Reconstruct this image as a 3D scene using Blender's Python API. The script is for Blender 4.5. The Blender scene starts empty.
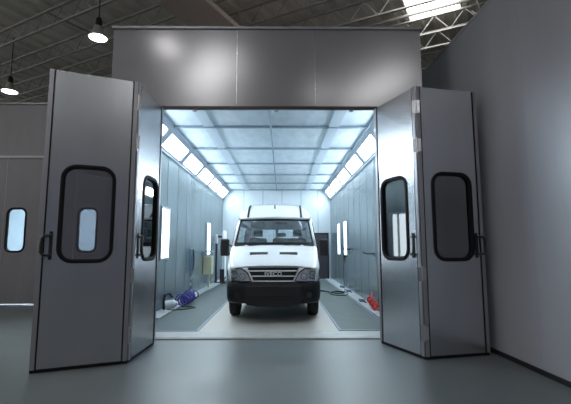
import bpy, bmesh, math, random
from mathutils import Vector, Matrix
random.seed(7)
S = bpy.context.scene
COL = S.collection
PI = math.pi

# ------------------------------------------------------------------ helpers
class MB:
    def __init__(s): s.v = []; s.f = []
    def box(s, x0, x1, y0, y1, z0, z1, M=None):
        b = len(s.v)
        P = [Vector((x, y, z)) for z in (z0, z1) for (x, y) in ((x0, y0), (x1, y0), (x1, y1), (x0, y1))]
        if M: P = [M @ p for p in P]
        s.v += P
        for q in ((3, 2, 1, 0), (4, 5, 6, 7), (0, 1, 5, 4), (1, 2, 6, 5), (2, 3, 7, 6), (3, 0, 4, 7)):
            s.f.append(tuple(b + i for i in q))
        return s
    def grid(s, rows, close_u=False, flip=False):
        b = len(s.v); n = len(rows[0])
        for r in rows: s.v += [Vector(p) for p in r]
        for i in range(len(rows) - 1):
            for j in range(n if close_u else n - 1):
                k = (j + 1) % n
                q = (b + i*n + j, b + i*n + k, b + (i+1)*n + k, b + (i+1)*n + j)
                s.f.append(q[::-1] if flip else q)
        return s
    def tube(s, pts, r, n=8, cap=True):
        pts = [Vector(p) for p in pts]; rows = []
        rr = r if isinstance(r, (list, tuple)) else [r]*len(pts)
        up = None
        for i, p in enumerate(pts):
            t = (pts[min(i+1, len(pts)-1)] - pts[max(i-1, 0)]).normalized()
            if up is None:
                up = Vector((0, 0, 1)) if abs(t.z) < .9 else Vector((1, 0, 0))
            a = t.cross(up).normalized(); up = a.cross(t).normalized()
            rows.append([p + (a*math.cos(2*PI*k/n) + up*math.sin(2*PI*k/n))*rr[i] for k in range(n)])
        b = len(s.v); s.grid(rows, True)
        if cap:
            s.f.append(tuple(b + k for k in range(n))[::-1]); m = b + (len(rows)-1)*n
            s.f.append(tuple(m + k for k in range(n)))
        return s
    def lathe(s, prof, n=24, M=None):           # prof (r,z) about z
        rows = []
        for r, z in prof:
            row = [Vector((r*math.cos(2*PI*k/n), r*math.sin(2*PI*k/n), z)) for k in range(n)]
            if M: row = [M @ p for p in row]
            rows.append(row)
        return s.grid(rows, True)
    def prism(s, poly, y0, y1, M=None):         # polygon in xz, extruded along y
        b = len(s.v); n = len(poly)
        P = [Vector((x, y, z)) for y in (y0, y1) for (x, z) in poly]
        if M: P = [M @ p for p in P]
        s.v += P
        s.f.append(tuple(range(b, b+n))); s.f.append(tuple(range(b+2*n-1, b+n-1, -1)))
        for i in range(n):
            j = (i+1) % n; s.f.append((b+j, b+i, b+n+i, b+n+j))
        return s
    def build(s, name, mat, parent=None, smooth=False, bevel=0, solid=0, fix=True, loc=None):
        me = bpy.data.meshes.new(name)
        me.from_pydata([tuple(p) for p in s.v], [], s.f)
        if fix:
            bm = bmesh.new(); bm.from_mesh(me)
            bmesh.ops.remove_doubles(bm, verts=bm.verts, dist=1e-5)
            bmesh.ops.recalc_face_normals(bm, faces=bm.faces); bm.to_mesh(me); bm.free()
        me.materials.append(mat)
        if smooth:
            me.polygons.foreach_set('use_smooth', [True]*len(me.polygons))
            try: me.set_sharp_from_angle(angle=math.radians(40))
            except Exception: pass
        o = bpy.data.objects.new(name, me); COL.objects.link(o)
        if parent: o.parent = parent
        if loc: o.location = loc
        if solid:
            m = o.modifiers.new('s', 'SOLIDIFY'); m.thickness = solid; m.offset = -1
        if bevel:
            m = o.modifiers.new('b', 'BEVEL'); m.width = bevel; m.segments = 2; m.limit_method = 'ANGLE'
        return o

def tag(o, label=None, cat=None, group=None, kind=None):
    if label: o['label'] = label
    if cat: o['category'] = cat
    if group: o['group'] = group
    if kind: o['kind'] = kind
    return o
def empty(name, loc=(0, 0, 0), rz=0, label=None, cat=None, group=None, kind=None):
    o = bpy.data.objects.new(name, None); COL.objects.link(o)
    o.location = loc; o.rotation_euler = (0, 0, rz); o.empty_display_size = .1
    return tag(o, label, cat, group, kind)
def struct(name, mb, mat, **k): return tag(mb.build(name, mat, **k), kind='structure')
def copy_tree(o, parent=None):
    c = o.copy(); COL.objects.link(c)
    if parent: c.parent = parent
    for ch in [q for q in bpy.data.objects if q.parent == o]: copy_tree(ch, c)
    return c
def rr(cx, cz, w, h, r, n=7):                   # rounded rectangle, ccw, in xz
    P = []
    for (sx, sz, a) in ((1, 1, 0), (-1, 1, 90), (-1, -1, 180), (1, -1, 270)):
        for k in range(n):
            t = math.radians(a + 90*k/(n-1))
            P.append((cx + sx*(w/2-r) + r*math.cos(t), cz + sz*(h/2-r) + r*math.sin(t)))
    return P
def plate_hole(x0, x1, z0, z1, hole, y0, y1):   # slab with a rounded hole
    mb = MB(); n = len(hole); q = n//4
    corners = [(x1, z1), (x0, z1), (x0, z0), (x1, z0)]
    for y in (y0, y1):
        b = len(mb.v)
        mb.v += [Vector((x, y, z)) for x, z in hole] + [Vector((x, y, z)) for x, z in corners]
        for c in range(4):
            for k in range(q-1): mb.f.append((b+c*q+k, b+c*q+k+1, b+n+c))
            i = c*q+q-1; j = ((c+1) % 4)*q
            mb.f.append((b+i, b+j, b+n+(c+1) % 4, b+n+c))
    m = n+4
    for k in range(n): j = (k+1) % n; mb.f.append((k, j, m+j, m+k))
    for k in range(4): j = (k+1) % 4; mb.f.append((n+k, n+j, m+n+j, m+n+k))
    return mb
def ring(outer, inner, y0, y1):
    mb = MB(); rows = []
    rows.append([(x, y0+.006, z) for x, z in outer]); rows.append([(x, y0, z) for x, z in mid(outer, inner, .3)])
    rows.append([(x, y0, z) for x, z in mid(outer, inner, .7)]); rows.append([(x, y0+.008, z) for x, z in inner])
    rows.append([(x, y1-.008, z) for x, z in inner]); rows.append([(x, y1, z) for x, z in mid(outer, inner, .5)])
    rows.append([(x, y1-.006, z) for x, z in outer]); rows.append(rows[0])
    return mb.grid(rows, True)
def mid(a, b, t): return [(p[0]*(1-t)+q[0]*t, p[1]*(1-t)+q[1]*t) for p, q in zip(a, b)]

# ------------------------------------------------------------------ materials
def mat(name, col, rough=.5, metal=0, noise=0, nscale=(4, 4, 4), bump=0, emis=None, estr=0, spec=.5, rvar=0, bscale=None, coat=0):
    m = bpy.data.materials.new(name); m.use_nodes = True
    N = m.node_tree.nodes; L = m.node_tree.links; p = N['Principled BSDF']
    p.inputs['Base Color'].default_value = (*col, 1); p.inputs['Roughness'].default_value = rough
    p.inputs['Metallic'].default_value = metal; p.inputs['Specular IOR Level'].default_value = spec
    p.inputs['Coat Weight'].default_value = coat
    tc = N.new('ShaderNodeTexCoord')
    if noise or rvar or bump:
        mp = N.new('ShaderNodeMapping'); mp.inputs['Scale'].default_value = nscale
        L.new(tc.outputs['Object'], mp.inputs['Vector'])
        nz = N.new('ShaderNodeTexNoise'); nz.inputs['Scale'].default_value = 1; nz.inputs['Detail'].default_value = 5
        L.new(mp.outputs[0], nz.inputs['Vector'])
    if noise:
        cr = N.new('ShaderNodeMapRange'); cr.inputs[1].default_value = .3; cr.inputs[2].default_value = .7
        cr.inputs[3].default_value = 1-noise; cr.inputs[4].default_value = 1+noise
        L.new(nz.outputs[0], cr.inputs[0])
        mx = N.new('ShaderNodeVectorMath'); mx.operation = 'SCALE'; mx.inputs[0].default_value = col
        L.new(cr.outputs[0], mx.inputs['Scale']); L.new(mx.outputs[0], p.inputs['Base Color'])
    if rvar:
        r2 = N.new('ShaderNodeMapRange'); r2.inputs[1].default_value = .3; r2.inputs[2].default_value = .7
        r2.inputs[3].default_value = rough-rvar; r2.inputs[4].default_value = rough+rvar
        L.new(nz.outputs[0], r2.inputs[0]); L.new(r2.outputs[0], p.inputs['Roughness'])
    if bump:
        nb = nz
        if bscale:
            mp2 = N.new('ShaderNodeMapping'); mp2.inputs['Scale'].default_value = bscale
            L.new(tc.outputs['Object'], mp2.inputs['Vector'])
            nb = N.new('ShaderNodeTexNoise'); nb.inputs['Scale'].default_value = 1; nb.inputs['Detail'].default_value = 3
            L.new(mp2.outputs[0], nb.inputs['Vector'])
        bp = N.new('ShaderNodeBump'); bp.inputs['Strength'].default_value = bump; bp.inputs['Distance'].default_value = .02
        L.new(nb.outputs[0], bp.inputs['Height']); L.new(bp.outputs[0], p.inputs['Normal'])
    if emis:
        p.inputs['Emission Color'].default_value = (*emis, 1); p.inputs['Emission Strength'].default_value = estr
    return m
def glass(name, tint, gloss_col=(1, 1, 1), base=.06, rough=.03):
    m = bpy.data.materials.new(name); m.use_nodes = True
    N = m.node_tree.nodes; L = m.node_tree.links; N.clear()
    out = N.new('ShaderNodeOutputMaterial'); mx = N.new('ShaderNodeMixShader')
    t = N.new('ShaderNodeBsdfTransparent'); t.inputs[0].default_value = (*tint, 1)
    g = N.new('ShaderNodeBsdfGlossy'); g.inputs['Roughness'].default_value = rough; g.inputs[0].default_value = (*gloss_col, 1)
    lw = N.new('ShaderNodeFresnel'); lw.inputs['IOR'].default_value = 1.5
    a = N.new('ShaderNodeMath'); a.operation = 'ADD'; a.inputs[1].default_value = base
    L.new(lw.outputs[0], a.inputs[0]); L.new(a.outputs[0], mx.inputs[0])
    L.new(t.outputs[0], mx.inputs[1]); L.new(g.outputs[0], mx.inputs[2]); L.new(mx.outputs[0], out.inputs[0])
    return m

M = {}
M['leaf'] = mat('leaf_metal', (.47, .485, .52), .27, .92, noise=.05, nscale=(3, 3, 1), rvar=0, bump=.12, bscale=(60, 60, .6))
M['header'] = mat('header_metal', (.33, .325, .35), .22, .4, noise=.03, nscale=(.8, 1, 2.5))
M['trim_metal'] = mat('trim_metal', (.34, .34, .37), .4, .7)
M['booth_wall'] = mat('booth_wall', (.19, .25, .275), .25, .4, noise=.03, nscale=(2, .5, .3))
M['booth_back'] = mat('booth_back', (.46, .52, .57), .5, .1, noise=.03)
M['seam'] = mat('seam', (.13, .17, .20), .5, .4)
M['filter'] = mat('filter', (.58, .67, .74), .85, 0, noise=.10, nscale=(5, 2, 5), bump=.3, bscale=(40, 40, 40))
M['filter_band'] = mat('filter_band', (.47, .56, .64), .8)
M['tbar'] = mat('tbar', (.22, .29, .36), .45, .5)
M['light_frame'] = mat('light_frame', (.30, .36, .43), .4, .5)
M['diffuser'] = mat('diffuser', (.8, .85, .9), .4, emis=(.80, .93, 1.0), estr=32)
M['wall_tube'] = mat('wall_tube', (.8, .85, .9), .4, emis=(.82, .94, 1.0), estr=4)
M['hall_floor'] = mat('hall_floor', (.125, .14, .148), .42, 0, noise=.10, nscale=(.9, 1.6, 1), rvar=.05, spec=.5)
M['booth_floor'] = mat('booth_floor', (.35, .335, .31), .45, 0, noise=.10, nscale=(1.5, 1.5, 1), rvar=.08)
M['sill'] = mat('sill', (.33, .335, .33), .5, .1, noise=.12, nscale=(4, 4, 4))
M['strip'] = mat('strip', (.38, .41, .43), .55, 0, noise=.12, nscale=(6, 2, 6))
M['partition'] = mat('partition', (.37, .38, .43), .36, .25, noise=.16, nscale=(1.2, .9, .10), rvar=.07, bump=.10, bscale=(1.5, 1.6, .2))
M['neigh'] = mat('neighbour_panel', (.20, .197, .215), .5, .4, noise=.06, nscale=(3, 3, .6))
M['rubber'] = mat('rubber', (.006, .006, .008), .6, spec=.2)
M['black'] = mat('black_plastic', (.012, .012, .014), .4)
M['roof'] = mat('roof_sheet', (.72, .68, .60), .7, .1, noise=.15, nscale=(.3, .3, .3))
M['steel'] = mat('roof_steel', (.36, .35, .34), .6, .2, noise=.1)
M['steel_skylit'] = mat('roof_steel_skylit', (.55, .55, .56), .6, .1)  # lit copy of the roof steel, skylight brightness put into the colour
M['duct'] = mat('duct', (.62, .52, .45), .6, .1, noise=.05)
M['sky_pane'] = mat('sky_pane', (.8, .8, .8), .5, emis=(1, 1, .96), estr=9)
M['fill_strip'] = mat('fill_strip_pane', (.8, .8, .8), .5, emis=(1, .98, .93), estr=6.5)  # glow for the added strip that brightens the roof
M['inner_lamp'] = mat('inner_lamp', (.8, .85, .9), .4, emis=(.82, .94, 1.0), estr=20)
M['lamp'] = mat('lamp_lens', (.9, .9, .9), .4, emis=(1, .98, .95), estr=13)
M['hall_wall'] = mat('hall_wall', (.40, .40, .40), .8, noise=.1)
M['van_white'] = mat('van_white', (.74, .765, .79), .25, 0, coat=.6)
M['van_black'] = mat('van_black', (.007, .0075, .010), .45, 0, spec=.35)
M['grey_plastic'] = mat('grey_plastic', (.009, .009, .010), .6)
M['silver'] = mat('silver', (.55, .56, .60), .3, .7)
M['pale_silver'] = mat('pale_silver', (.86, .88, .92), .45, 0)
M['chrome'] = mat('chrome', (.85, .86, .9), .12, 1)
M['tyre'] = mat('tyre', (.015, .015, .017), .75, bump=.2, bscale=(30, 30, 30))
M['seat'] = mat('seat_fabric', (.03, .06, .06), .85)
M['dash'] = mat('dash', (.02, .025, .028), .6)
M['amber'] = mat('amber', (.7, .25, .03), .3)
M['cream'] = mat('cream', (.62, .60, .42), .5)
M['white_plastic'] = mat('white_plastic', (.75, .80, .82), .4)
M['purple'] = mat('purple_hose', (.06, .05, .30), .4)
M['teal'] = mat('teal_hose', (.06, .14, .22), .4)
M['red'] = mat('red_hose', (.65, .04, .04), .45)
M['cable'] = mat('black_cable', (.01, .012, .015), .5)
M['dark_door'] = mat('dark_door', (.022, .025, .035), .5, noise=.15, nscale=(3, 3, 3))
M['glass_leaf'] = glass('leaf_glass', (.62, .62, .64), base=.10)
M['glass_clear'] = glass('clear_glass', (.90, .94, .95), base=.03)
M['glass_lens'] = glass('lamp_glass', (.95, .97, 1), base=0)
M['glass_van'] = glass('van_glass', (.92, .97, .98), base=.2)
M['glass_dark'] = glass('van_side_glass', (.8, .85, .87), base=.05)

# grating: fine mesh pattern
def grate_mat():
    m = bpy.data.materials.new('floor_grate'); m.use_nodes = True
    N = m.node_tree.nodes; L = m.node_tree.links; p = N['Principled BSDF']
    tc = N.new('ShaderNodeTexCoord'); br = N.new('ShaderNodeTexBrick')
    br.offset = 0; br.inputs['Scale'].default_value = 1; br.inputs['Brick Width'].default_value = .05
    br.inputs['Row Height'].default_value = .03; br.inputs['Mortar Size'].default_value = .006
    br.inputs['Color1'].default_value = (.08, .14, .14, 1); br.inputs['Color2'].default_value = (.11, .18, .18, 1)
    br.inputs['Mortar'].default_value = (.21, .26, .27, 1)
    L.new(tc.outputs['Object'], br.inputs['Vector']); 
    nz = N.new('ShaderNodeTexNoise'); nz.inputs['Scale'].default_value = 3; L.new(tc.outputs['Object'], nz.inputs['Vector'])
    mx = N.new('ShaderNodeMix'); mx.data_type = 'RGBA'; mx.blend_type = 'MULTIPLY'; mx.inputs[0].default_value = .5
    L.new(br.outputs['Color'], mx.inputs[6]); L.new(nz.outputs['Color'], mx.inputs[7])
    mr = N.new('ShaderNodeVectorMath'); mr.operation = 'SCALE'; mr.inputs['Scale'].default_value = .62
    L.new(mx.outputs[2], mr.inputs[0]); L.new(mr.outputs[0], p.inputs['Base Color'])
    p.inputs['Roughness'].default_value = .6; p.inputs['Metallic'].default_value = .2
    return m
M['grate'] = grate_mat()

# ------------------------------------------------------------------ dimensions
YF, YB = 6.30, 18.6          # booth front / back
XL, XR = -2.78, 2.28         # inner faces of booth walls
ZC, ZW, ZD = 4.17, 3.74, 3.74
HT = 5.10

# floors
struct('floor', MB().box(-26, 12, -14, 30, -.2, 0), M['hall_floor'], fix=False)
struct('floor_booth', MB().box(XL, XR, 6.56, YB, .0, .018), M['booth_floor'])
struct('trim_1', MB().box(-2.2, 1.9, 6.50, 6.56, 0, .02).box(XL, XR, 6.56, 7.04, .018, .024), M['sill'])
for n, (x0, x1) in enumerate(((XL+.04, -1.48), (1.02, 1.93))):
    g = tag(MB().box(x0, x1, 7.06, 18.2, .018, .03).build('floor_grate', M['grate']),
            ('dark steel mesh grating panel in booth floor left of the van', 'dark steel mesh grating panel in booth floor right of the van')[n], 'floor grate')
    e = MB()
    e.box(x0-.03, x0, 7.03, 18.2, .018, .036).box(x1, x1+.03, 7.03, 18.2, .018, .036).box(x0, x1, 7.03, 7.06, .018, .036)
    e.build('grate_edge', M['tbar'], g)
# kick strips beside walls
for n, (x0, x1) in enumerate(((XL+.01, -2.46), (1.96, XR-.01))):
    s = tag(MB().box(x0, x1, (8.15, 7.06)[n], 18.2, .032, .06).build('floor_strip', M['strip'], bevel=.006),
            ('long pale board strip lying along the left booth wall', 'long pale board strip lying along the right booth wall')[n], 'floor strip')

# booth shell
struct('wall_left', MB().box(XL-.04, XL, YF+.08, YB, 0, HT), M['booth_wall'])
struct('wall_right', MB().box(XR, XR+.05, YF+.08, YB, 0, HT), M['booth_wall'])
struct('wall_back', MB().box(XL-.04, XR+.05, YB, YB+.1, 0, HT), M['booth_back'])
struct('ceiling', MB().box(XL+.34, XR-.31, YF+.08, YB, ZC, ZC+.05), M['filter'])
struct('wall_front', MB().box(XL-.04, 2.33, YF, YF+.08, ZD, HT).box(XL-.04, -2.0, YF, YF+.08, 0, ZD).box(1.56, 2.33, YF, YF+.08, 0, ZD), M['header'])
struct('trim_2', MB().box(XL-.06, 2.35, YF-.03, YF+.1, HT, HT+.05), M['trim_metal'], bevel=.005)
struct('trim_3', MB().box(XL-.04, 2.33, YF+.08, YB, HT, HT+.04), M['header'])
# seams
sb = MB()
for x in (-.75, .55): sb.box(x-.004, x+.004, YF-.004, YF, ZD+.05, HT)
struct('trim_4', sb, M['leaf'])
sb = MB()
for k in range(12):
    y = 7.6+k*.98
    sb.box(XL, XL+.004, y-.006, y+.006, .05, ZW)
    sb.box(XR-.004, XR, y-.006, y+.006, .05, ZW)
struct('trim_5', sb, M['seam'])
sb = MB()
for x in (-1.8, -.9, .0, .9, 1.7): sb.box(x-.01, x+.01, YB-.006, YB, .05, ZC)
struct('trim_6', sb, M['booth_wall'])

# door head track
t = empty('door_track', (-.22, YF-.02, ZD-.05), label='thin dark steel sliding door track under the grey booth header', cat='door track')
MB().box(-1.78, 1.78, -.05, .0, 0, .05).build('rail', M['black'], t)
for k in range(3):
    MB().box(-.03, .03, -.03, .0, -.035, .0).build('roller_bracket', M['trim_metal'], t, loc=((-1.2, .13, 1.35)[k], -.01, 0))

# ceiling grid
PY = [16.45-1.95*k for k in range(6)]         # cross bars / light breaks
g = empty('ceiling_grid', (-.25, 12.5, ZC-.03), label='grey metal bar grid holding the pale filter sheets of booth ceiling', cat='ceiling grid')
for y in [18.4]+PY:
    MB().box(-2.2, 2.2, -.028, .028, -.02, .03).build('cross_bar', M['tbar'], g, loc=(0, y-12.5, 0))
MB().box(-.02, .02, -6.1, 6.1, -.02, .028).build('centre_bar', M['tbar'], g)
for x in (-1.39, 1.42):
    MB().box(-.11, .11, -6.1, 6.1, .0, .028).build('joint_band', M['filter_band'], g, loc=(x, 0, 0))
for x in (-2.2, 2.2):
    MB().box(-.03, .03, -6.1, 6.1, -.03, .03).build('edge_rail', M['light_frame'], g, loc=(x, 0, 0))

# slanted light fixtures
def slant(name, side, y0, y1):
    # section from wall (xw,ZW) to ceiling (xc,ZC)
    xw, xc = (XL, XL+.36) if side < 0 else (XR, XR-.33)
    a = Vector((xw, 0, ZW)); b = Vector((xc, 0, ZC)); d = (b-a).normalized(); Lh = (b-a).length
    n = Vector((d.z, 0, -d.x))*(1 if side < 0 else -1)
    o = empty(name, ((xw+xc)/2, (y0+y1)/2, (ZW+ZC)/2))
    a -= o.location; b -= o.location; a.y = b.y = 0
    def slab(mb, s0, s1, t0, t1, n0, n1):
        P = [a + d*s + n*q + Vector((0, t, 0)) for q in (n0, n1) for (s, t) in ((s0, t0), (s1, t0), (s1, t1), (s0, t1))]
        k = len(mb.v); mb.v += P
        for q in ((3, 2, 1, 0), (4, 5, 6, 7), (0, 1, 5, 4), (1, 2, 6, 5), (2, 3, 7, 6), (3, 0, 4, 7)): mb.f.append(tuple(k+i for i in q))
    h = (y1-y0)/2; e = .17; fr = MB()
    slab(fr, 0, .05, -h, h, -.03, .03); slab(fr, Lh-.16, Lh, -h, h, -.03, .03)
    slab(fr, .05, Lh-.16, -h, -h+e, -.03, .03); slab(fr, .05, Lh-.16, h-e, h, -.03, .03)
    fr.build('light_frame', M['light_frame'], o)
    df = MB(); slab(df, .05, Lh-.16, -h+e, h-e, -.02, .005); df.build('diffuser', M['diffuser'], o)
    return o
ordw = ['nearest the back wall', 'second from the back wall', 'third from the back wall', 'fourth from the back wall', 'fifth from the back wall', 'nearest the booth doors']
for side, sn in ((-1, 'left'), (1, 'right')):
    for k in range(6):
        y1 = 18.40-1.95*k; y0 = y1-1.95
        o = slant('ceiling_light', side, y0, y1)
        tag(o, 'slanted white glowing light box above the %s booth wall, %s' % (sn, ordw[k]), 'ceiling light', 'slanted light boxes along the %s wall of booth' % sn)
# corner lip trims
sb = MB()
for xw, s in ((XL, 1), (XR, -1)):
    sb.box(min(xw, xw+s*.03), max(xw, xw+s*.03), YF+.1, YB, ZW-.07, ZW-.02)
struct('trim_7', sb, M['light_frame'])

# vertical wall lights
def wall_light(x, y, s, label, spans=((-.30, .30),)):
    o = empty('wall_light', (x, y, 1.17), label=label, cat='wall light', group=None)
    f = MB(); d = s*.05; lo, hi = min(0, d), max(0, d)
    f.box(lo, hi, -.35, -.30, 0, 1.24).box(lo, hi, .30, .35, 0, 1.24).box(lo, hi, -.30, .30, 0, .05).box(lo, hi, -.30, .30, 1.19, 1.24)
    f.build('light_frame', M['light_frame'], o)
    for p, q in spans: MB().box(min(0, s*.04), max(0, s*.04), p, q, .05, 1.19).build('diffuser', M['wall_tube'], o)
    if len(spans) > 1: MB().box(min(0, s*.02), max(0, s*.02), -.30, .30, .05, 1.19).build('back_plate', M['light_frame'], o)
wall_light(XL, 9.36, 1, 'tall white glowing light panel on left booth wall, just inside the doors')
wall_light(XL, 8.45, 1, 'twin tube white glowing light on left booth wall, hidden behind the open left door', ((-.18, .02), (.10, .22)))
wall_light(XL, 14.9, 1, 'tall white glowing light panel on left booth wall above the cream box')
wall_light(XR, 14.0, -1, 'tall white glowing light panel on right booth wall, nearer of the two')
wall_light(XR, 15.6, -1, 'tall white glowing light panel on right booth wall, nearer the back')

# dark exit door in back wall
o = empty('door_1', (1.72, YB-.02, .018), kind='structure')
MB().box(-.40, .40, -.03, .0, 0, 2.05).build('door_panel', M['dark_door'], o, bevel=.006)
MB().box(-.46, -.40, -.05, .0, 0, 2.12).box(.40, .46, -.05, .0, 0, 2.12).box(-.46, .46, -.05, .0, 2.05, 2.12).build('door_frame', M['rubber'], o)
MB().tube([(-.32, -.03, 1.0), (-.32, -.08, 1.0), (-.20, -.08, 1.0)], .012).build('door_handle', M['silver'], o)

# ------------------------------------------------------------------ folding doors
LW = 1.03
def leaf(parent, a, b, handle_at, wc, ho=.62, label=None, hs=1, mid_handle=False):
    a = Vector((*a, 0)); b = Vector((*b, 0)); u = b-a; L = u.length; ang = math.atan2(u.y, u.x)
    hole = rr(wc, 1.88, .56, 1.16, .15)
    mb = plate_hole(.012, L-.012, .04, ZD-.04, hole, 0, .055)
    lf = mb.build('door_leaf', M['leaf'], parent, bevel=.004)
    lf.location = a - parent.location; lf.rotation_euler = (0, 0, ang)
    ring(rr(wc, 1.88, .635, 1.235, .18), rr(wc, 1.88, .54, 1.14, .13), -.018, .069).build('window_frame', M['rubber'], lf, smooth=True)
    pane = rr(wc, 1.88, .555, 1.155, .14)
    MB().prism(pane, .024, .031).build('window_pane', M['glass_leaf'], lf)
    # aluminium edge profiles with a dark gasket line
    for x, sg in ((.012, 1), (L-.012, -1)):
        MB().box(min(x, x+sg*.05), max(x, x+sg*.05), -.010, 0, .04, ZD-.04).build('edge_profile', M['trim_metal'], lf)
        xg = x+sg*.058
        MB().box(xg-.009, xg+.009, -.006, .0, .04, ZD-.04).build('gasket', M['rubber'], lf)
    MB().box(.012, L-.012, .01, .045, .0, .04).build('bottom_seal', M['rubber'], lf)
    # pull handle: D-shaped loop
    hx = handle_at; w = .075*hs
    h = MB().tube([(hx, 0, 1.60), (hx, -.05, 1.60), (hx+w*.7, -.075, 1.595), (hx+w, -.075, 1.56), (hx+w, -.075, 1.40), (hx+w*.7, -.075, 1.365), (hx, -.05, 1.36), (hx, 0, 1.36)], .017)
    h.box(hx-.018, hx+.018, -.012, 0, 1.31, 1.65)
    h.build('handle', M['black'], lf, smooth=True)
    return lf
def hinges(parent, p, ang):
    for z in (.35, 1.1, 2.85, 3.4):
        q = MB(); q.tube([(0, 0, z-.11), (0, 0, z+.11)], .014); q.box(-.05, -.005, -.006, .004, z-.09, z+.09); q.box(.005, .05, -.006, .004, z-.09, z+.09)
        h = q.build('hinge', M['leaf'], parent); h.location = Vector((*p, 0)) - parent.location; h.rotation_euler = (0, 0, ang)
AL, AF, J1 = (-2.94, 4.80), (-1.946, 5.206), (-1.935, 6.25)
J2, CF, DR = (1.505, 6.25), (1.863, 5.323), (2.828, 5.536)
dl = empty('folding_door', (-1.96, 5.3, 0), label='tall grey metal two-leaf folding door standing open left of the booth mouth', cat='folding door', group='open folding doors of the booth')
leaf(dl, AL, AF, .145, .525, hs=-1.2)
leaf(dl, AF, J1, .185, .62, hs=-1)
hinges(dl, (-1.94, 5.19), math.radians(-30))
dr = empty('folding_door', (1.86, 5.4, 0), label='tall grey metal two-leaf folding door standing open right of the booth mouth', cat='folding door', group='open folding doors of the booth')
leaf(dr, J2, CF, .845, .44, hs=1.3)
leaf(dr, CF, DR, .855, .51, hs=1.0)
hinges(dr, (1.863, 5.31), math.radians(-20))

# ------------------------------------------------------------------ right partition
p0, p1 = Vector((2.62, 12.6, 0)), Vector((3.30, -2, 0))
d = (p1-p0).normalized(); nn = Vector((-d.y, d.x, 0))
def wallbar(mb, off0, off1, z0, z1, s0=0, s1=None):
    L = (p1-p0).length if s1 is None else s1
    P = [p0+d*s+nn*o+Vector((0, 0, z)) for z in (z0, z1) for (s, o) in ((s0, off0), (L, off0), (L, off1), (s0, off1))]
    k = len(mb.v); mb.v += P
    for q in ((3, 2, 1, 0), (4, 5, 6, 7), (0, 1, 5, 4), (1, 2, 6, 5), (2, 3, 7, 6), (3, 0, 4, 7)): mb.f.append(tuple(k+i for i in q))
mb = MB(); wallbar(mb, 0, .12, 0, 4.93); struct('wall_partition', mb, M['partition'])
mb = MB(); wallbar(mb, -.012, 0, 0, .06); struct('baseboard_right', mb, M['black'])
mb = MB()
for s in [1.0+k*1.15 for k in range(12)]: wallbar(mb, -.002, 0, .06, 4.93, s, s+.005)
struct('trim_8', mb, M['partition'])
mb = MB(); wallbar(mb, -.01, .13, 4.93, 4.97); struct('trim_9', mb, M['partition'])

# ------------------------------------------------------------------ neighbouring booth
NY = 10.44
nx = [-12.55+.93*k for k in range(9)]
struct('wall_neighbour', MB().box(-13, -3.6, NY, NY+.08, 3.9, 5.32).box(-13, -12.55, NY, NY+.08, 0, 3.9).box(-4.18, -3.6, NY, NY+.08, 0, 3.9), M['neigh'])
struct('trim_10', MB().box(-13, -3.6, NY-.03, NY+.03, 3.84, 3.90), M['trim_metal'])
struct('trim_11', MB().box(-13, -3.6, NY-.04, NY+.1, 5.32, 5.36), M['trim_metal'])
def small_leaf(x, label):
    o = empty('booth_door', (x, NY, 0), label=label, cat='door', group='closed doors of the neighbouring booth')
    plate_hole(.006, .924, .03, 3.84, rr(.335, 1.92, .46, 1.10, .14), 0, .05).build('door_leaf', M['neigh'], o, bevel=.003)
    ring(rr(.335, 1.92, .54, 1.18, .17), rr(.335, 1.92, .44, 1.08, .13), -.012, .06).build('window_frame', M['rubber'], o, smooth=True)
    MB().prism(rr(.335, 1.92, .455, 1.095, .135), .02, .027).build('window_pane', M['glass_clear'], o)
    MB().box(-.006, .006, -.008, 0, .03, 3.84).build('seal_strip', M['trim_metal'], o)
    return o
names = {5: 'closed grey metal door of neighbouring booth at the left picture edge', 6: 'closed grey metal door of neighbouring booth, mostly behind the open left leaf edge',
         7: 'closed grey metal door of neighbouring booth seen through the left leaf window'}
for k in (4, 5, 6, 7, 8):
    x = nx[0]+.93*k-.0
    if k == 8: continue
    lab = {4: 'closed grey metal door of neighbouring booth, farthest left, just past the frame'}.get(k, names.get(k))
    small_leaf(-7.305+.93*(k-5), lab)
struct('wall_neighbour_side', MB().box(-8.35-4.3, -8.24, NY, NY+.06, 0, 3.9).box(-4.52, -4.18, NY, NY+.06, 0, 3.9), M['neigh'])
# its lit interior
struct('wall_neighbour_inner', MB().box(-12, -4, 17, 17.1, 0, 4).box(-12.1, -12, NY+.1, 17.1, 0, 4).box(-4, -3.9, NY+.1, 17.1, 0, 4).box(-12, -4, NY+.1, 17, 4, 4.1), M['booth_back'])
for (x, z, n) in ((-9.2, 2.9, 'left'), (-7.2, 2.9, 'right')):
    o = empty('booth_lamp', (x, 16.95, z-1.4), label='upright glowing lamp on back wall inside neighbouring booth, %s one' % n, cat='lamp')
    MB().box(-.45, .45, -.03, 0, 0, 1.9).build('diffuser', M['inner_lamp'], o)
    MB().box(-.5, -.45, -.05, .05, 0, 1.9).box(.45, .5, -.05, .05, 0, 1.9).box(-.5, .5, -.05, .05, -.05, 0).box(-.5, .5, -.05, .05, 1.9, 1.95).build('lamp_frame', M['light_frame'], o)
o = tag(MB().box(-11.5, -4.5, 12.5, 14.5, 3.93, 3.97).build('ceiling_lamp', M['inner_lamp']), 'wide glowing lamp panel under the ceiling inside neighbouring booth', 'lamp')

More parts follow.
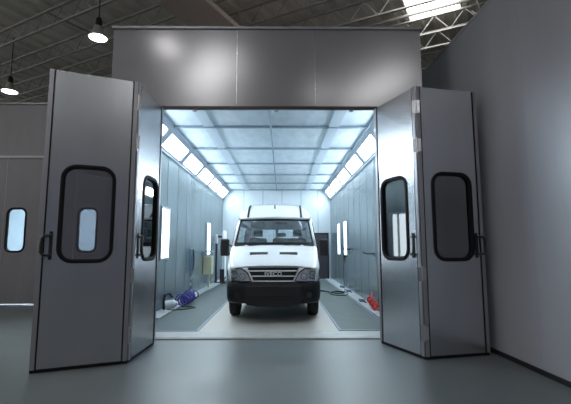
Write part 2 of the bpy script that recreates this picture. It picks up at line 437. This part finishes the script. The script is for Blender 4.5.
# ------------------------------------------------------------------ hall roof
U = Vector((.884, -.468, 0)); V = Vector((.468, .884, 0))
ZR = 8.5
def uvp(u, v, z): return U*u + V*v + Vector((0, 0, z))
sky = [(-1.9, -.43, 8.2, 12.2), (-9.5, -8.0, -3.5, .5), (5, 6.5, -4, 0), (-2, -.5, -6, -2), (-9, -7.5, -14, -9), (0, 1.5, -14, -9)]  # first skylight is the visible one; the rest are added unseen for ambient light
ucuts = sorted(set([-30+.6*k for k in range(91)] + [c for s in sky for c in s[:2]]))
vcuts = sorted(set([-22, 34] + [c for s in sky for c in s[2:]]))
mb = MB()
prof = [(0, 0), (.22, 0), (.30, .07), (.52, .07), (.60, 0)]
for i in range(len(ucuts)-1):
    a, b = ucuts[i], ucuts[i+1]
    for j in range(len(vcuts)-1):
        c, e = vcuts[j], vcuts[j+1]
        if any(a >= s[0]-1e-6 and b <= s[1]+1e-6 and c >= s[2]-1e-6 and e <= s[3]+1e-6 for s in sky): continue
        w = b-a; rows = []
        for v in (c, e): rows.append([uvp(a+w*x/.6, v, ZR+z*min(1, w/.3)) for x, z in prof])
        mb.grid(rows)
struct('roof', mb, M['roof'], fix=False)
skl = ['bright skylight window in the dark hall roof at upper right']
for n, (a, b, c, e) in enumerate(sky):
    mb = MB(); k = 0
    P = [uvp(u, v, z) for z in (ZR+.03, ZR+.06) for (u, v) in ((a, c), (b, c), (b, e), (a, e))]
    mb.v += P
    for q in ((3, 2, 1, 0), (4, 5, 6, 7), (0, 1, 5, 4), (1, 2, 6, 5), (2, 3, 7, 6), (3, 0, 4, 7)): mb.f.append(q)
    o = mb.build('window_%d' % (n+1), M['sky_pane'], fix=False); tag(o, kind='structure')
    fr = MB()
    for (u0, v0, u1, v1) in ((a, c, a, e), (b, c, b, e), (a, c, b, c), (a, e, b, e)): fr.tube([uvp(u0, v0, ZR), uvp(u1, v1, ZR)], .035, 4)
    fr.build('window_frame', M['steel'], o)

def truss(v, u0, u1, m, label, zt=8.38, zb=7.86, pitch=.85):
    c = uvp((u0+u1)/2, v, zb); o = empty('roof_truss', c, math.atan2(U.y, U.x), label=label, cat='roof truss', group='open web steel trusses under the hall roof')
    h = (u1-u0)/2; zt -= zb
    MB().box(-h, h, -.04, .04, zt-.022, zt+.022).build('top_chord', m, o)
    MB().box(-h, h, -.035, .035, -.02, .02).build('bottom_chord', m, o)
    w = MB(); n = int((u1-u0)/pitch)
    for k in range(n):
        x = -h+k*pitch
        w.tube([(x, 0, 0), (x+pitch/2, 0, zt)], .014, 5); w.tube([(x+pitch/2, 0, zt), (x+pitch, 0, 0)], .014, 5)
    w.build('web', m, o)
    return o
vs = [6.5, 7.8, 9.1, 10.35, 12.0, 12.9, 14.4, 15.8, 17.2, 18.6, 20.2, 22.0, 24.0]
tl = ['nearest of all', 'second nearest', 'third nearest', 'fourth nearest, above the booth header', 'skylit, at the far edge of the bright skylight',
      'painted as if skylit, just beyond the bright skylight', 'two beyond the skylight', 'three beyond the skylight', 'four beyond the skylight', 'five beyond the skylight', 'third from the far wall', 'second from the far wall', 'closest to the far wall']
for v, l in zip(vs, tl):
    truss(v, -22, 8, M['steel_skylit'] if 12 < v < 13.5 else M['steel'], 'open web steel truss under the roof, '+l)
tag(MB().tube([uvp(-9, 11.55, 8.33), uvp(4, 11.55, 8.33)], .045, 6).build('roof_purlin', M['steel']), 'dark steel purlin bar crossing right under the bright skylight', 'roof beam')
tag(MB().tube([uvp(-11.2, 6.5, 8.3), uvp(-10.6, 11.0, 8.25), uvp(-9.8, 20, 8.25)], .03, 6).build('roof_pipe', M['steel']), 'thin pipe under the roof crossing the trusses above the left door', 'pipe')
# duct
o = empty('air_duct', (-2.0, 9.8, 7.35), math.atan2(V.y, V.x), label='wide flat beige air duct running under the roof behind the booth header', cat='duct')
MB().box(-2.6, 6, -.56, .56, 0, .14).build('duct_body', M['duct'], o, bevel=.01)
for x in (-1.2, .3, 1.8, 3.3): MB().box(x-.02, x+.02, -.57, .57, -.01, .15).build('duct_flange', M['duct'], o)
for x in (-2.2, .9, 4.2):
    for q in (-.5, .5): MB().tube([(x, q, .13), (x, q, 1.16)], .012, 5).build('hanger_rod', M['steel'], o)
# cable at right near the skylight
o = tag(MB().tube([uvp(-.15+.25*math.sin(k/10*PI), 10.9+.12*k, 8.3-.5*math.sin(k/10*PI)) for k in range(11)], .02).build('roof_cable', M['steel']), 'thin drooping cable hanging from the roof beside the skylight', 'cable')
# far hall walls
struct('wall_far', MB().box(-26, 12, 27, 27.2, 0, 8.6), M['hall_wall'])
struct('wall_hall_left', MB().box(-26, -25.8, -14, 27, 0, 6.6).box(-26, -25.8, -14, 27, 8.3, 8.6), M['hall_wall'])
struct('window_7', MB().box(-25.95, -25.9, -14, 27, 6.6, 8.3), M['fill_strip'])  # added unseen glowing strip, window-shaped, to graze the roof with light
struct('wall_hall_right', MB().box(11.8, 12, -14, 27, 0, 8.6), M['hall_wall'])

# high bay lamps
def highbay(x, y, z, label, r=.29):
    o = empty('high_bay_lamp', (x, y, z), label=label, cat='hanging lamp', group='round high bay lamps hung from the roof')
    MB().lathe([(.06, .30), (.10, .28), (.12, .14), (r, .03), (r+.01, 0), (r, -.01), (r-.02, 0), (.10, .11), (0, .12)], 28).build('lamp_shade', M['steel'], o, smooth=True)
    MB().lathe([(0, .004), (r-.022, .004), (r-.03, -.012), (0, -.014)], 28).build('lamp_lens', M['lamp'], o)
    MB().lathe([(0, .52), (.05, .51), (.075, .44), (.075, .30), (0, .29)], 16).build('lamp_driver', M['black'], o, smooth=True)
    MB().tube([(0, 0, .5), (0, 0, 1.86)], .014).build('hanging_rod', M['black'], o)
    return o
highbay(-4.45, 9.1, 6.5, 'round glowing high bay lamp hanging just left of the booth header', .22)
highbay(-8.85, 12.45, 6.5, 'round glowing high bay lamp low at the left picture edge', .24)
for i, (x, y) in enumerate(((-2.9, 3.1), (1.2, .1), (-7.2, 6.3), (-6.5, -1.5), (-1.8, -4.5))):  # first two match header glints, third continues their row, last two added unseen
    highbay(x, y, 6.5, 'round glowing high bay lamp hanging in the hall %s' % ('over the open left door', 'above the photographer', 'beyond the left picture edge', 'added unseen at the rear left', 'added unseen behind the photographer')[i])

# ------------------------------------------------------------------ the van
van = empty('van', (-.17, 7.78, .018), label='white high-roof van with black bumper parked inside the bright booth', cat='van')
W_ = M['van_white']
def lerp(x, T):
    if x <= T[0][0]: return T[0][1]
    for (a, va), (b, vb) in zip(T, T[1:]):
        if x <= b: t = (x-a)/(b-a); return va+(vb-va)*t
    return T[-1][1]
HW = [(.06, .84), (.14, .895), (.3, .925), (.6, .94), (.9, .95), (2, .965), (5.95, .965)]
HT_ = [(.06, 1.035), (.14, 1.10), (.3, 1.20), (.6, 1.345), (.85, 1.44), (1.0, 1.49)]
def arch(y):
    z = .44
    for yc in (.98, 4.55):
        if abs(y-yc) < .43: z = max(z, .36+math.sqrt(.43**2-(y-yc)**2))
    return z
ys = [.06, .10, .14, .2, .3, .4, .45, .5] + [.55+.06*k for k in range(15)] + [1.41, 1.45, 1.8, 2.4, 3.2, 4.0, 4.1] + [4.12+.06*k for k in range(15)] + [5.02, 5.3, 5.9, 5.95]
body = MB()
for sx in (1, -1):
    rows = []
    for y in ys:
        w = lerp(y, HW); zt = min(lerp(y, HT_), 1.46); zb = arch(y) if y > .3 else .78
        za = max(zb+.02, 1.0-.02)
        zb = min(zb, zt-.1); za = min(za, zt-.06)
        rows.append([(sx*(w-.015), y, zb), (sx*w, y, za), (sx*(w+.0), y, za*.4+zt*.6-.01), (sx*(w-.03), y, zt-.01)])
    body.grid(rows)
hood = [y for y in ys if y <= .87]
rows = []
for y in hood:
    w = lerp(y, HW); zt = lerp(y, HT_)
    h = [(1, w-.03, -.01), (1, w-.09, .02), (1, w*.62, .04), (1, w*.3, .05), (1, 0, .052)]
    h = [(x, z) for _, x, z in h]
    rows.append([(-x, y, zt+z) for x, z in h] + [(x, y-.0, zt+z) for x, z in h[-2::-1]])
body.grid(rows)
# hood front lip down to grille
y = hood[0]; r0 = rows[0]; body.grid([[(p[0], p[1]+.01, p[2]-.05) for p in r0], r0])
# fender shelf between hood and door at base of glass
for sx in (1, -1):
    body.grid([[(sx*.92, .87, 1.43), (sx*.86, .87, 1.46)], [(sx*.935, 1.02, 1.45), (sx*.87, 1.0, 1.49)]])
# A pillars (front strip between glass and door glass)
WB, WT = [(.87, .93, 1.47)], [(.79, 1.45, 2.07)]
for sx in (1, -1):
    body.grid([[(sx*.89, .93, 1.455), (sx*.93, .95, 1.45), (sx*.945, 1.06, 1.45)], [(sx*.84, 1.22, 1.80), (sx*.885, 1.27, 1.80), (sx*.90, 1.36, 1.80)], [(sx*.80, 1.45, 2.08), (sx*.855, 1.50, 2.08), (sx*.865, 1.60, 2.06)]])
# upper sides and high roof
zr = [(1.42, 2.13), (1.5, 2.20), (1.7, 2.34), (2.0, 2.46), (2.4, 2.53), (3.0, 2.56), (5.95, 2.56)]
def roofrow(y):
    zt = lerp(y, zr); wt = lerp(y, [(1.42, .80), (1.7, .76), (2.4, .72), (5.95, .72)]); ws = lerp(y, [(1.42, .83), (1.6, .865), (2.0, .875), (5.95, .88)])
    zs = 2.08
    h = [(ws, zs), (ws-.005, zs+(zt-zs)*.35), (wt+.02, zs+(zt-zs)*.75), (wt-.08, zt-.02), (wt*.6, zt+.005), (0, zt+.02)]
    return [(-x, y, z) for x, z in h] + [(x, y, z) for x, z in h[-2::-1]]
ry = [1.42, 1.5, 1.6, 1.7, 1.85, 2.0, 2.2, 2.4, 3.0, 4.0, 5.0, 5.85, 5.95]
rows = [roofrow(y) for y in ry]; body.grid(rows)
r0 = rows[0]; n0 = len(r0)
body.grid([[(p[0]*.95, p[1]+.0, 2.085) for p in r0], r0])
for sx in (1, -1):
    def sw(z): return sx*lerp(z, [(1.44, .965), (1.8, .933), (2.1, .878)])
    def side(y0, y1, za, zb): body.grid([[(sw(za), y0, za), (sw(za), y1, za)], [(sw(zb), y0, zb), (sw(zb), y1, zb)]])
    side(2.12, 5.95, 1.44, 1.52); side(2.12, 5.95, 2.02, 2.10)
    for y0, y1 in ((2.12, 2.35), (3.85, 4.05), (5.6, 5.95)): side(y0, y1, 1.52, 2.02)
    for y0, y1 in ((2.33, 3.87), (4.03, 5.62)):
        MB().grid([[(sw(1.5)*1.0015, y0, 1.5), (sw(1.5)*1.0015, y1, 1.5)], [(sw(2.04)*1.0015, y0, 2.04), (sw(2.04)*1.0015, y1, 2.04)]]).build('side_window', M['glass_dark'], van, solid=.005)
    body.grid([[(sx*.945, 1.95, 1.44), (sx*.965, 2.14, 1.44)], [(sx*.873, 1.95, 2.10), (sx*.876, 2.14, 2.10)]])
# rear, open for its window
RW = [(.44, .965), (1.45, .965), (2.1, .88), (2.54, .66)]
def rw(z): return lerp(z, RW)
for (x0, x1, za, zb) in ((-1, 1, .44, 1.35), (-1, -.8, 1.35, 2.05), (.8, 1, 1.35, 2.05), (-.05, .05, 1.35, 2.05), (-1, 1, 2.05, 2.54)):
    body.grid([[(x0*rw(za), 5.95, za), (x1*rw(za), 5.95, za)], [(x0*rw(zb), 5.95, zb), (x1*rw(zb), 5.95, zb)]])
MB().box(-.74, .74, 5.955, 5.96, 1.33, 2.07).build('rear_window', M['glass_clear'], van)
body.build('body', W_, van, smooth=True, solid=.02)
# floor pan
MB().box(-.9, .9, .35, 5.9, .50, .56).build('underbody', M['van_black'], van)
# windscreen
def wsrow(t, inset=0):
    z = 1.455+(2.095-1.455)*t; y = .88+(1.42-.88)*t; w = (.90+(.81-.90)*t)-inset
    return [(w*s, y-.0+.07*abs(s)**3, z) for s in (-1, -.85, -.6, -.3, 0, .3, .6, .85, 1)]
g = MB(); g.grid([wsrow(t/6) for t in range(7)]); g.build('windscreen', M['glass_van'], van, smooth=True)
# black frit border
fb = MB()
def wp(s, t, off=-.006):
    z = 1.455+.64*t; y = .88+.54*t; w = .90-.09*t
    return (w*s, y+.07*abs(s)**3+off, z)
def band(s0, s1, t0, t1, n=8):
    fb.grid([[wp(s0+(s1-s0)*i/n, t0) for i in range(n+1)], [wp(s0+(s1-s0)*i/n, t1) for i in range(n+1)]])
band(-1.0, 1.0, .935, 1.01, 16); band(-1.0, 1.0, -.01, .15, 16); band(-1.01, -.935, 0, 1); band(.935, 1.01, 0, 1)
fb.build('windscreen_seal', M['rubber'], van, solid=.006)
# wipers
for x0, x1, n in ((-.55, -.05, 0), (.15, .62, 1)):
    wm = MB().tube([(x0, .83, 1.47), ((x0+x1)/2, .84, 1.50), (x1, .86, 1.49)], .010, 6); wm.build('wiper', M['black'], van)
for sx in (-1, 1):     # washer / hinge blobs
    MB().lathe([(0, .03), (.03, .02), (.045, 0), (0, 0)], 10, Matrix.Translation((sx*.60, .84, 1.465))).build('hood_hinge', M['silver'], van)
# side door glass
for sx in (1, -1):
    MB().grid([[(sx*.935, 1.07, 1.46), (sx*.945, 1.95, 1.46)], [(sx*.86, 1.60, 2.07), (sx*.87, 1.95, 2.08)]]).build('side_window', M['glass_dark'], van, solid=.006)
    q = MB(); q.tube([(sx*.945, 1.07, 1.455), (sx*.955, 1.95, 1.455), (sx*.88, 1.95, 2.08), (sx*.87, 1.60, 2.07), (sx*.945, 1.07, 1.455)], .013, 6); q.build('window_seal', M['rubber'], van)
    MB().box(sx*.967-.003, sx*.967+.003, 2.02, 2.032, .5, 1.44).build('door_seam', M['rubber'], van)
    MB().box(min(sx*.955, sx*.985), max(sx*.955, sx*.985), 1.80, 1.95, 1.10, 1.14).build('door_handle', M['black'], van)
    MB().box(min(sx*.955, sx*.98), max(sx*.955, sx*.98), 1.5, 4.05, .62, .74).build('side_moulding', M['grey_plastic'], van)
# hood slots
for sx in (-1, 1):
    zc = lerp(.44, HT_)+.04
    A = Matrix.Translation((sx*.305, .44, zc)) @ Matrix.Rotation(math.radians(30), 4, 'X')
    MB().box(-.185, .185, -.05, .05, -.01, .014, A).build('hood_vent', M['black'], van, bevel=.004)
# front fascia (silver) + grille
fp = [(-.86, .78), (-.90, .92), (-.86, 1.03), (.86, 1.03), (.90, .92), (.86, .78)]
MB().prism([(-.66, .765), (-.66, 1.035), (.66, 1.035), (.66, .765)], .045, .09).build('front_fascia', M['pale_silver'], van, bevel=.01)
gr = MB().prism([(-.37, .775), (-.50, 1.045), (.50, 1.045), (.37, .775)], .020, .07).build('grille', M['black'], van, bevel=.004)
for z, w in ((.985, .465), (.885, .42), (.79, .375)):
    MB().prism([(-w+.008, z-.010), (-w-.004, z+.010), (w+.004, z+.010), (w-.008, z-.010)], -.004, .03).build('grille_bar', M['pale_silver'], gr, bevel=.004)
# emblem letters
cu = bpy.data.curves.new('emblem', 'FONT'); cu.body = 'IVECO'; cu.size = .108; cu.align_x = 'CENTER'; cu.extrude = .006; cu.space_character = 1.12; cu.offset = .0025
to = bpy.data.objects.new('tmp_txt', cu); COL.objects.link(to)
bpy.context.view_layer.update()
me = bpy.data.meshes.new_from_object(to.evaluated_get(bpy.context.evaluated_depsgraph_get()))
bpy.data.objects.remove(to)
me.transform(Matrix.Translation((0, -.012, .893)) @ Matrix.Rotation(PI/2, 4, 'X')); me.materials.clear(); me.materials.append(M['white_plastic'])
em = bpy.data.objects.new('emblem', me); COL.objects.link(em); em.parent = gr; em['label'] = 'silver lettering on the grille'
# headlights
for sx in (-1, 1):
    pl = [(.905, .80), (.915, .985), (.86, 1.03), (.62, 1.035), (.50, .95), (.42, .79), (.60, .775), (.84, .775)]
    def cy(x): return .012+.26*max(0, (abs(x)-.55)/.40)**2.2
    mb = MB(); n = len(pl)
    c = (.70, .905)
    def layer(k, off):
        return [(sx*(c[0]+(x-c[0])*k), cy(c[0]+(x-c[0])*k)+off, c[1]+(z-c[1])*k) for x, z in pl]
    hs = MB(); hs.grid([layer(1, .03), layer(1, -.004), layer(.90, -.006), layer(.86, .03), layer(.02, .06)], True)
    hl = hs.build('headlight', M['pale_silver'], van)
    for (x, z, r) in ((.60, .875, .075), (.77, .90, .085)):
        A = Matrix.Translation((sx*x, cy(x)+.012, z)) @ Matrix.Rotation(PI/2, 4, 'X')
        MB().lathe([(r, .015), (r*.95, .02), (r*.8, -.01), (r*.3, -.03), (0, -.03)], 20, A).build('reflector', M['chrome'], hl, smooth=True)
        MB().lathe([(r*.35, .0), (r*.3, .018), (0, .024)], 14, A).build('bulb', M['white_plastic'], hl, smooth=True)
    MB().box(sx*.86-.03, sx*.86+.03, cy(.86)-.0, cy(.86)+.02, .82, .86).build('indicator', M['amber'], hl)
    e_ = layer(1.0, -.008); MB().tube(e_+[e_[0]], .012, 6).build('lamp_seal', M['rubber'], hl)
    ln = MB(); ln.grid([layer(.95, -.008), layer(.5, -.02), layer(.02, -.022)], True); ln.build('lens', M['glass_lens'], hl, smooth=True)
    # white wing strip beneath/outside the lamp
    MB().grid([[(sx*.86, .10, 1.06), (sx*.93, .34, 1.10)], [(sx*.915, .22, .78), (sx*.945, .42, .78)]]).build('wing_panel', W_, van, solid=.015)
# bumper
plan = [(0, 0), (.3, .0), (.55, .012), (.75, .05), (.86, .12), (.925, .24), (.95, .42), (.955, .60)]
def bump(k, off, z): return [(-x*k, y+off, z) for x, y in plan[::-1]] + [(x*k, y+off, z) for x, y in plan[1:]]
bm_ = MB(); bm_.grid([bump(.97, .06, .775), bump(.99, .02, .77), bump(1, 0, .74), bump(1, -.005, .60), bump(.998, .0, .48), bump(.985, .02, .40), bump(.97, .05, .36)])
bo = bm_.build('front_bumper', M['van_black'], van, smooth=True, solid=.03)
MB().prism([(-.50, .34), (-.55, .42), (-.53, .70), (.53, .70), (.55, .42), (.50, .34), (.3, .305), (-.3, .305)], -.022, .06).build('bumper_insert', M['grey_plastic'], bo, bevel=.012)
for z in (.40, .45, .50): MB().box(-.46, .46, -.032, -.02, z, z+.02).build('bumper_slat', M['black'], bo)
for sx in (-1, 1): MB().lathe([(.055, 0), (.05, .012), (.0, .016)], 16, Matrix.Translation((sx*.70, .03, .52)) @ Matrix.Rotation(PI/2, 4, 'X')).build('fog_lamp', M['grey_plastic'], bo)
# wheels
def wheel(x, y, s):
    A = Matrix.Translation((x, y, .345)) @ Matrix.Rotation(s*PI/2, 4, 'Y')
    w = MB().lathe([(.20, -.10), (.24, -.11), (.315, -.105), (.34, -.08), (.345, -.03), (.345, .03), (.34, .08), (.315, .105), (.24, .11), (.20, .10), (.20, -.10)], 36, A).build('wheel', M['tyre'], van, smooth=True)
    MB().lathe([(.0, .03), (.06, .05), (.07, .03), (.15, .02), (.19, .07), (.205, .10), (.205, -.08), (0, -.08)], 28, A).build('rim', M['silver'], w, smooth=True)
for y in (.98, 4.55):
    wheel(-.83, y, -1); wheel(.83, y, 1)
MB().tube([(-.75, .98, .345), (.75, .98, .345)], .05).build('axle', M['van_black'], van)
MB().tube([(-.75, 4.55, .345), (.75, 4.55, .345)], .07).build('axle', M['van_black'], van)
# mirrors
for sx in (-1, 1):
    mm = MB().box(-.10, .10, -.06, .05, -.19, .19).build('mirror', M['black'], van, bevel=.035, loc=(sx*1.10, 1.12, 1.44))
    MB().tube([(-sx*.02, 0, -.13), (-sx*.16, .02, -.15), (-sx*.20, .02, -.10)], .02).tube([(-sx*.02, 0, .10), (-sx*.16, .02, .02), (-sx*.20, .02, -.02)], .016).build('mirror_arm', M['black'], mm)
    MB().box(-.08, .08, .05, .056, -.16, .16).build('mirror_glass', M['chrome'], mm)
# roof stripes + aerial
def roofz(y):
    zt = lerp(y, zr); return zt
for sx in (-1, 1):
    pts = []
    for y in (1.43, 1.5, 1.6, 1.7, 1.85, 2.0, 2.1):
        R_ = [p for p in roofrow(y) if p[0] >= 0]; R_.sort()
        x = .62; z = None
        for p, q in zip(R_, R_[1:]):
            if p[0] <= x <= q[0]: z = p[2]+(q[2]-p[2])*(x-p[0])/(q[0]-p[0]+1e-9)
        pts.append((sx*x, y, z+.012))
    MB().tube(pts, .022, 6).build('roof_stripe', M['rubber'], van)
MB().tube([(-.0, 1.72, 2.35), (-.0, 1.74, 2.47)], [.022, .012], 8).build('roof_aerial', M['black'], van)
# cabin
MB().prism([(-.86, 1.05), (-.86, 1.40), (-.75, 1.47), (.75, 1.47), (.86, 1.40), (.86, 1.05)], 1.0, 1.32).build('dashboard', M['dash'], van, bevel=.03)
A = Matrix.Translation((-.42, 1.42, 1.48)) @ Matrix.Rotation(math.radians(-62), 4, 'X')
MB().tube([A @ Vector((.19*math.cos(k*PI/12), .19*math.sin(k*PI/12), 0)) for k in range(25)], .014, 8, False).build('steering_wheel', M['black'], van, smooth=True)
for x, hz in ((-.42, 1.86), (.16, 1.78), (.55, 1.86)):
    st = MB().box(-.22, .22, 0, .12, .0, .66).build('seat', M['seat'], van, bevel=.05, loc=(x, 1.95, 1.02)); st.rotation_euler = (math.radians(-8), 0, 0)
    MB().box(-.22, .22, -.45, .02, -.1, .06).build('seat_cushion', M['seat'], st, bevel=.04)
    MB().box(-.11, .11, .01, .11, .70, hz-1.02+.03).build('headrest', M['seat'], st, bevel=.035)
MB().box(-.55, -.25, 1.50, 1.52, 1.90, 2.04).build('sun_visor', M['grey_plastic'], van, bevel=.008)
MB().box(.02, .30, 1.42, 1.45, 1.97, 2.03).build('rear_view_mirror', M['black'], van, bevel=.008)

# ------------------------------------------------------------------ things along the walls
# left: cream box with shelf on a post
o = empty('control_box', (XL+.14, 14.3, .045), label='cream control box on a post against the left booth wall', cat='control box')
MB().box(-.13, .16, -.22, .22, .48, 1.12).build('box_body', M['cream'], o, bevel=.015)
MB().box(.02, .07, -.02, .03, 0, .48).build('post', M['cream'], o)
MB().box(-.14, .24, -.60, -.10, 1.26, 1.30).build('shelf', M['tbar'], o, bevel=.005)
MB().box(-.14, -.10, -.40, -.36, 1.05, 1.27).build('shelf_bracket', M['tbar'], o)
# air regulator station
o = empty('air_regulator_stand', (-2.46, 16.2, .045), label='air filter stand with dark pipes and white canister near the left booth corner', cat='air regulator')
MB().tube([(-.2, 0, 0), (-.2, 0, 1.75), (-.14, 0, 1.86), (.1, 0, 1.86)], .045).build('pipe', M['cable'], o, smooth=True)
MB().tube([(.16, 0, .25), (.16, 0, 1.6)], .04).build('pipe', M['white_plastic'], o, smooth=True)
MB().lathe([(0, 2.1), (.07, 2.08), (.09, 2.0), (.09, 1.66), (.05, 1.6), (0, 1.6)], 16, Matrix.Translation((.12, -.02, 0))).build('canister', M['white_plastic'], o, smooth=True)
MB().lathe([(0, 1.95), (.06, 1.93), (.07, 1.85), (.07, 1.6), (0, 1.55)], 14, Matrix.Translation((-.2, -.02, 0))).build('gauge', M['silver'], o, smooth=True)
MB().box(-.24, .2, -.14, .1, 0, .05).box(-.04, .14, -.04, .08, .05, .55).build('base', M['cable'], o)
MB().tube([(.1+.1*math.cos(k*.5), .0, .25+.1*math.sin(k*.5)) for k in range(14)], .015).build('hose', M['cable'], o)
# teal coil on wall
pts = []
for k in range(70):
    a = k/70*2*PI*2.3; pts.append((XL+.04+.0006*k, 12.1+.27*math.cos(a)*(1-.002*k), 1.05+.36*math.sin(a)))
for k in range(30): pts.append((XL+.08+.12*(k/30), 12.0-.02*k+.08*math.sin(k*.9), .8-.022*k))
tag(MB().tube(pts, .014, 6).build('wall_hose', M['teal'], smooth=True), 'dark teal air hose looped on the left booth wall', 'hose')
# purple coil pile on left strip
pts = []
for k in range(260):
    t = k/260; a = k*.55; rr_ = .085+.035*math.sin(k*.071+1)+.02*math.sin(k*.23)
    pts.append((-2.42+.05*math.sin(t*7)+rr_*1.2*math.cos(a), 9.78+1.3*t+.05*math.cos(k*.21), .075+rr_+rr_*math.sin(a)))
tag(MB().tube(pts, .017, 6).build('coiled_hose', M['purple'], smooth=True), 'purple blue coiled air hose heaped on the pale strip at left wall', 'hose')
# white container with black handle
o = empty('spray_canister', (-2.60, 9.45, .045), .3, label='white canister lying with black handle on the pale strip at left', cat='canister')
A = Matrix.Translation((0, 0, .10)) @ Matrix.Scale(.8, 4) @ Matrix.Rotation(math.radians(80), 4, 'Y') @ Matrix.Rotation(.3, 4, 'X')
MB().lathe([(0, .22), (.05, .22), (.06, .17), (.11, .13), (.12, .1), (.12, -.16), (.10, -.18), (0, -.18)], 20, A).build('canister_body', M['white_plastic'], o, smooth=True)
MB().tube([(-.14, -.22, .0), (-.15, -.24, .2), (-.12, -.22, .34), (-.02, -.16, .36), (.04, -.1, .28)], .028).build('handle', M['black'], o, smooth=True)
pts = [(-2.60, 9.2, .065), (-2.45, 9.12, .065), (-2.25, 9.3, .055), (-2.05, 9.6, .05), (-2.2, 9.75, .05), (-2.4, 9.7, .06)]
tag(MB().tube(pts, .012, 6).build('loose_hose', M['cable'], smooth=True), 'thin black loose hose curling off the strip beside the white canister', 'hose')
# right side: red hose pile
pts = []
for k in range(120):
    t = k/120; a = k*.42
    pts.append((2.11+.08*math.cos(a)*(1-.3*t), 8.95+.75*t+.05*math.sin(a*.7), .12+.07*math.sin(a)+.10*t))
pts += [(2.16, 9.75, .26), (2.2, 9.9, .36)]
tag(MB().tube(pts, .018, 6).build('air_hose', M['red'], smooth=True), 'red air hose heaped at the foot of the right booth wall', 'hose')
# hose reels / wall brackets
for y, z, lab in ((13.0, 1.40, 'small black bracket on right booth wall near the glowing panels'), (9.75, 1.30, 'small black bracket on right booth wall above the red hose')):
    o = empty('wall_bracket', (XR, y, z), label=lab, cat='bracket')
    MB().box(-.03, 0, -.12, .12, -.05, .05).build('back_plate', M['tbar'], o)
    MB().tube([(-.02, 0, 0), (-.24, -.02, .01), (-.30, -.02, .05)], .018).build('arm', M['black'], o)
o = empty('spray_gun', (2.24, 14.4, 1.1), label='small black spray gun hanging beside a glowing panel on right wall', cat='spray gun')
MB().box(-.04, .03, -.10, .04, .02, .12).box(-.03, .02, -.02, .05, -.12, .04).build('gun_body', M['black'], o, bevel=.01)
MB().tube([(0, .02, -.12), (-.02, .05, -.5), (.0, .03, -1.03)], .012).build('gun_hose', M['cable'], o)
# small fittings on right strip
for x, y, lab in ((2.12, 14.2, 'small dark fitting on right pale strip, farthest back'), (2.12, 12.8, 'small dark fitting on right pale strip, middle one'), (2.08, 10.5, 'small dark fitting on right pale strip next to the red hose')):
    o = empty('air_fitting', (x, y, .045), label=lab, cat='fitting')
    MB().box(-.07, .07, -.10, .10, 0, .09).build('fitting_body', M['tbar'], o, bevel=.01)
    MB().tube([(0, -.1, .05), (.0, -.2, .06), (.05, -.3, .02)], .016).build('nozzle', M['black'], o)
# black cable across the grate
pts = [(1.0, 13.2, .045)] + [(1.05+.12*k, 13.3-.10*k+.25*math.sin(k*.9), .045) for k in range(9)] + [(2.05, 13.2, .06), (2.15, 13.6, .06)]
tag(MB().tube(pts, .018, 6).build('floor_cable', M['cable'], smooth=True), 'black cable lying across the right floor grate beside the van', 'cable')
pts = [(1.75+.28*math.cos(k*.35), 12.4+.55*math.sin(k*.35), .045+.001*k) for k in range(24)]
tag(MB().tube(pts, .014, 6).build('cable_loop', M['cable'], smooth=True), 'loop of black cable on the right floor grate', 'cable')

# ------------------------------------------------------------------ world, camera
w = bpy.data.worlds.new('World'); S.world = w; w.use_nodes = True
bg = w.node_tree.nodes['Background']; bg.inputs[0].default_value = (.72, .78, 1.0, 1); bg.inputs[1].default_value = .14
cam = bpy.data.cameras.new('Camera'); co = bpy.data.objects.new('Camera', cam); COL.objects.link(co)
cam.sensor_width = 36; cam.sensor_fit = 'HORIZONTAL'; cam.lens = 36*396/571; cam.clip_end = 200
pitch, yaw, roll = .115, .009, -.001
f = Vector((math.sin(yaw)*math.cos(pitch), math.cos(yaw)*math.cos(pitch), math.sin(pitch)))
rt = Vector((math.cos(yaw), -math.sin(yaw), 0)); up = rt.cross(f)
r2 = rt*math.cos(roll)+up*math.sin(roll); u2 = -rt*math.sin(roll)+up*math.cos(roll)
co.matrix_world = Matrix(((r2.x, u2.x, -f.x, 0), (r2.y, u2.y, -f.y, 0), (r2.z, u2.z, -f.z, 1.45), (0, 0, 0, 1)))
S.camera = co
S.view_settings.view_transform = 'Standard'; S.view_settings.look = 'None'
S.view_settings.exposure = 0; S.view_settings.gamma = 1; S.view_settings.use_curve_mapping = False
S.cycles.use_denoising = True
S.cycles.max_bounces = 10; S.cycles.diffuse_bounces = 6; S.cycles.glossy_bounces = 5; S.cycles.transparent_max_bounces = 16
S.cycles.sample_clamp_indirect = 6
